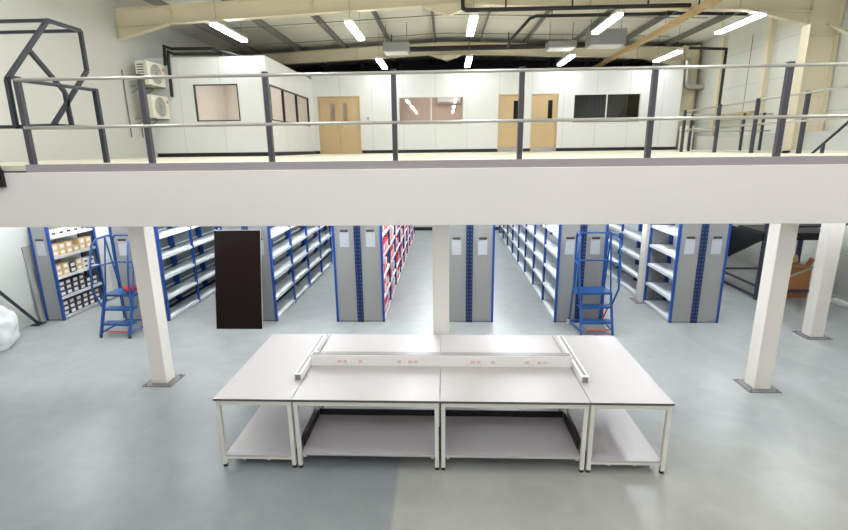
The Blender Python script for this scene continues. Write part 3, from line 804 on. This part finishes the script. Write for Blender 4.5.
# sprinkler pipes and hung units
t = thing('sprinkler_pipe', 'thick black pipe hung across the roof at the near rafter', 'pipe', (3, 12.85, 6.68))
MB().tube([(.45, 12.85, 6.98), (.46, 12.85, 6.72), (.55, 12.85, 6.68), (5.9, 12.85, 6.67)], .05).build('pipe', M['pipe'], t)
for x in (1.5, 3.1, 4.9, 6.1): MB().tube([(x, 12.85, 6.67), (x, 12.85, 7.35)], .022, 6).build('hanger', M['pipe'], t)
t = thing('sprinkler_branch', 'thin black branch pipe bending down toward the office roof', 'pipe', (4, 15.5, 6.9))
MB().tube([(2.1, 17.3, 6.62), (2.15, 17.0, 6.8), (2.5, 15.3, 7.05), (2.65, 15.2, 7.08), (7.0, 15.2, 7.06), (8.6, 15.2, 7.0)], .045).build('pipe', M['pipe'], t)
for x in (3.1, 5.0): MB().tube([(x, 15.2, 7.06), (x, 15.2, 7.3)], .016, 6).build('hanger', M['pipe'], t)
t = thing('rear_pipe', 'black pipe along the roof in front of the far rafter', 'pipe', (0, 18.8, 7))
MB().tube([(-2.2, 18.6, 6.90), (6.0, 18.6, 6.93)], .09).build('pipe', M['pipe'], t)
for x in (-1.9, .9, 2.3, 5.4): MB().tube([(x, 18.6, 6.88), (x, 18.6, 7.4)], .02, 6).build('hanger', M['pipe'], t)
def unit(x0, x1, y, z0, z1, label):
    t = thing('ceiling_heater', label, 'heater', ((x0 + x1) / 2, y, z0))
    B(x0, x1, y - .3, y + .3, z0, z1).build('casing', M['unit'], t, bevel=.02)
    B(x0 + .06, x1 - .06, y - .28, y + .28, z0 - .03, z0 - .001).build('grille', M['housing'], t)
    for a in (x0 + .08, x1 - .08): MB().tube([(a, y, z1), (a, y, zr(a) + .6)], .01, 5).build('hanger', M['purlin'], t)
unit(-2.0, -1.15, 17, 6.5, 6.8, 'grey ceiling heater hung left of centre above the double door')
unit(4.55, 5.65, 16.6, 6.5, 6.95, 'large grey ceiling heater hung right of centre')
unit(3.35, 4.25, 17, 6.52, 6.72, 'small pale ceiling heater hung beside the large grey one')
for (y, z) in ((15.2, 7.18), (17.6, 7.2)):
    tag(MB().tube([(-6.5, y, z - .25), (.1, y, z), (7.5, y, z - .25)], .012, 5).build('roof_tie_rod', M['purlin']), 'thin dark tie rod crossing the roof, %s' % ('nearer one' if y < 16 else 'farther one'), 'rod')

# ------------------------------------------------------------------ lights
def batten(x, y, z, ln, label, m, group=None, hang=True, wd=.2):
    t = thing('ceiling_light', label, 'ceiling light', (x, y, z), group)
    B(x - wd / 2, x + wd / 2, y - ln / 2, y + ln / 2, z + .05, z + .11).build('housing', M['housing'], t)
    B(x - wd / 2 + .01, x + wd / 2 - .01, y - ln / 2 + .02, y + ln / 2 - .02, z, z + .05).build('diffuser', m, t)
    if hang:
        for s in (-.4, .4):
            MB().tube([(x, y + s * ln, z + .11), (x, y + s * ln, zr(x) + .6)], .005, 5).build('suspension_wire', M['purlin'], t)
    return t
nm = ['far left', 'second from the left', 'in the middle', 'second from the right', 'far right']
for i, x in enumerate((-5.75, -2.38, .72, 4.2, 7.72)):
    batten(x, (13.7, 13.85, 13.6, 13.7, 14.0)[i], 6.45, 1.95, 'lit tube light in the nearer overhead row, %s' % nm[i], M['tube'])
for i, x in enumerate((-2.22, .85, 4.26, 7.58)):
    batten(x, 18.15 if i < 3 else 17.8, 6.32, 1.85, 'lit tube light in the farther overhead row, %s' % ['leftmost of four', 'second of four from the left', 'third of four from the left', 'rightmost of four'][i], M['tube'])
# rest of the hall, above and behind the camera
src = None
for y in (8.8, 4.2, -.4, -5.0):
    for x in (-5.8, -2.45, .72, 4.2, 7.5):
        if src is None: src = batten(x, y, 6.45, 2.2, 'lit tube light over the open floor of the hall', M['tube_hall'], 'tube lights over the open floor')
        else: copy_tree(src, (x, y, 6.45))
# under the mezzanine
src = None
for x in (-7.3, -5.05, -2.8, -.6, 1.57, 3.75, 6.6):
    for y in (8.2, 10.8, 13.4, 16.0, 18.4):
        if x > 6 and y > 11: continue
        if src is None: src = batten(x, y, 2.93, 1.5, 'lit tube light fixed under the mezzanine deck', M['tube_deck'], 'tube lights under the mezzanine', hang=False)
        else: copy_tree(src, (x, y, 2.93))
src = None
for x, y in ((-.9, 20.7), (.6, 20.7), (-6.9, 15.8), (-6.9, 17.6), (-4.2, 20.7)):
    if src is None: src = batten(x, y, 5.94, 1.5, 'lit ceiling light inside an office', M['tube_room'], 'office ceiling lights', hang=False, wd=.3)
    else: copy_tree(src, (x, y, 5.81 if y < 19 else 5.94))

# ------------------------------------------------------------------ world, camera, view
wd = bpy.data.worlds.new('hall_ambient'); SC.world = wd; wd.use_nodes = True
wd.node_tree.nodes['Background'].inputs[0].default_value = (.8, .85, .9, 1); wd.node_tree.nodes['Background'].inputs[1].default_value = .3
yaw, pitch, roll, fpx, H = 0.0443, -0.239, 0.012, 477.2891, 3.401
cy, sy, cp_, sp_, cr, sr = math.cos(yaw), math.sin(yaw), math.cos(pitch), math.sin(pitch), math.cos(roll), math.sin(roll)
def ray(a, b_):
    x = a * cr + b_ * sr; v = -a * sr + b_ * cr
    y = cp_ - v * sp_; z = sp_ + v * cp_
    return Vector((x * cy - y * sy, x * sy + y * cy, z))
fwd = ray(0, 0).normalized(); right = (ray(1, 0) - ray(0, 0)).normalized(); up = (ray(0, 1) - ray(0, 0)).normalized()
cam = bpy.data.cameras.new('camera'); co = bpy.data.objects.new('camera', cam); COL.objects.link(co)
cam.sensor_width = 36; cam.lens = fpx / 848 * 36; cam.clip_start = .05
co.matrix_world = Matrix(((right.x, up.x, -fwd.x, 0), (right.y, up.y, -fwd.y, 0), (right.z, up.z, -fwd.z, H), (0, 0, 0, 1)))
SC.camera = co
SC.view_settings.view_transform = 'Standard'; SC.view_settings.look = 'None'; SC.view_settings.gamma = 1
SC.view_settings.exposure = 0.2; SC.view_settings.use_curve_mapping = False
SC.cycles.max_bounces = 8; SC.cycles.diffuse_bounces = 5; SC.cycles.transparent_max_bounces = 12
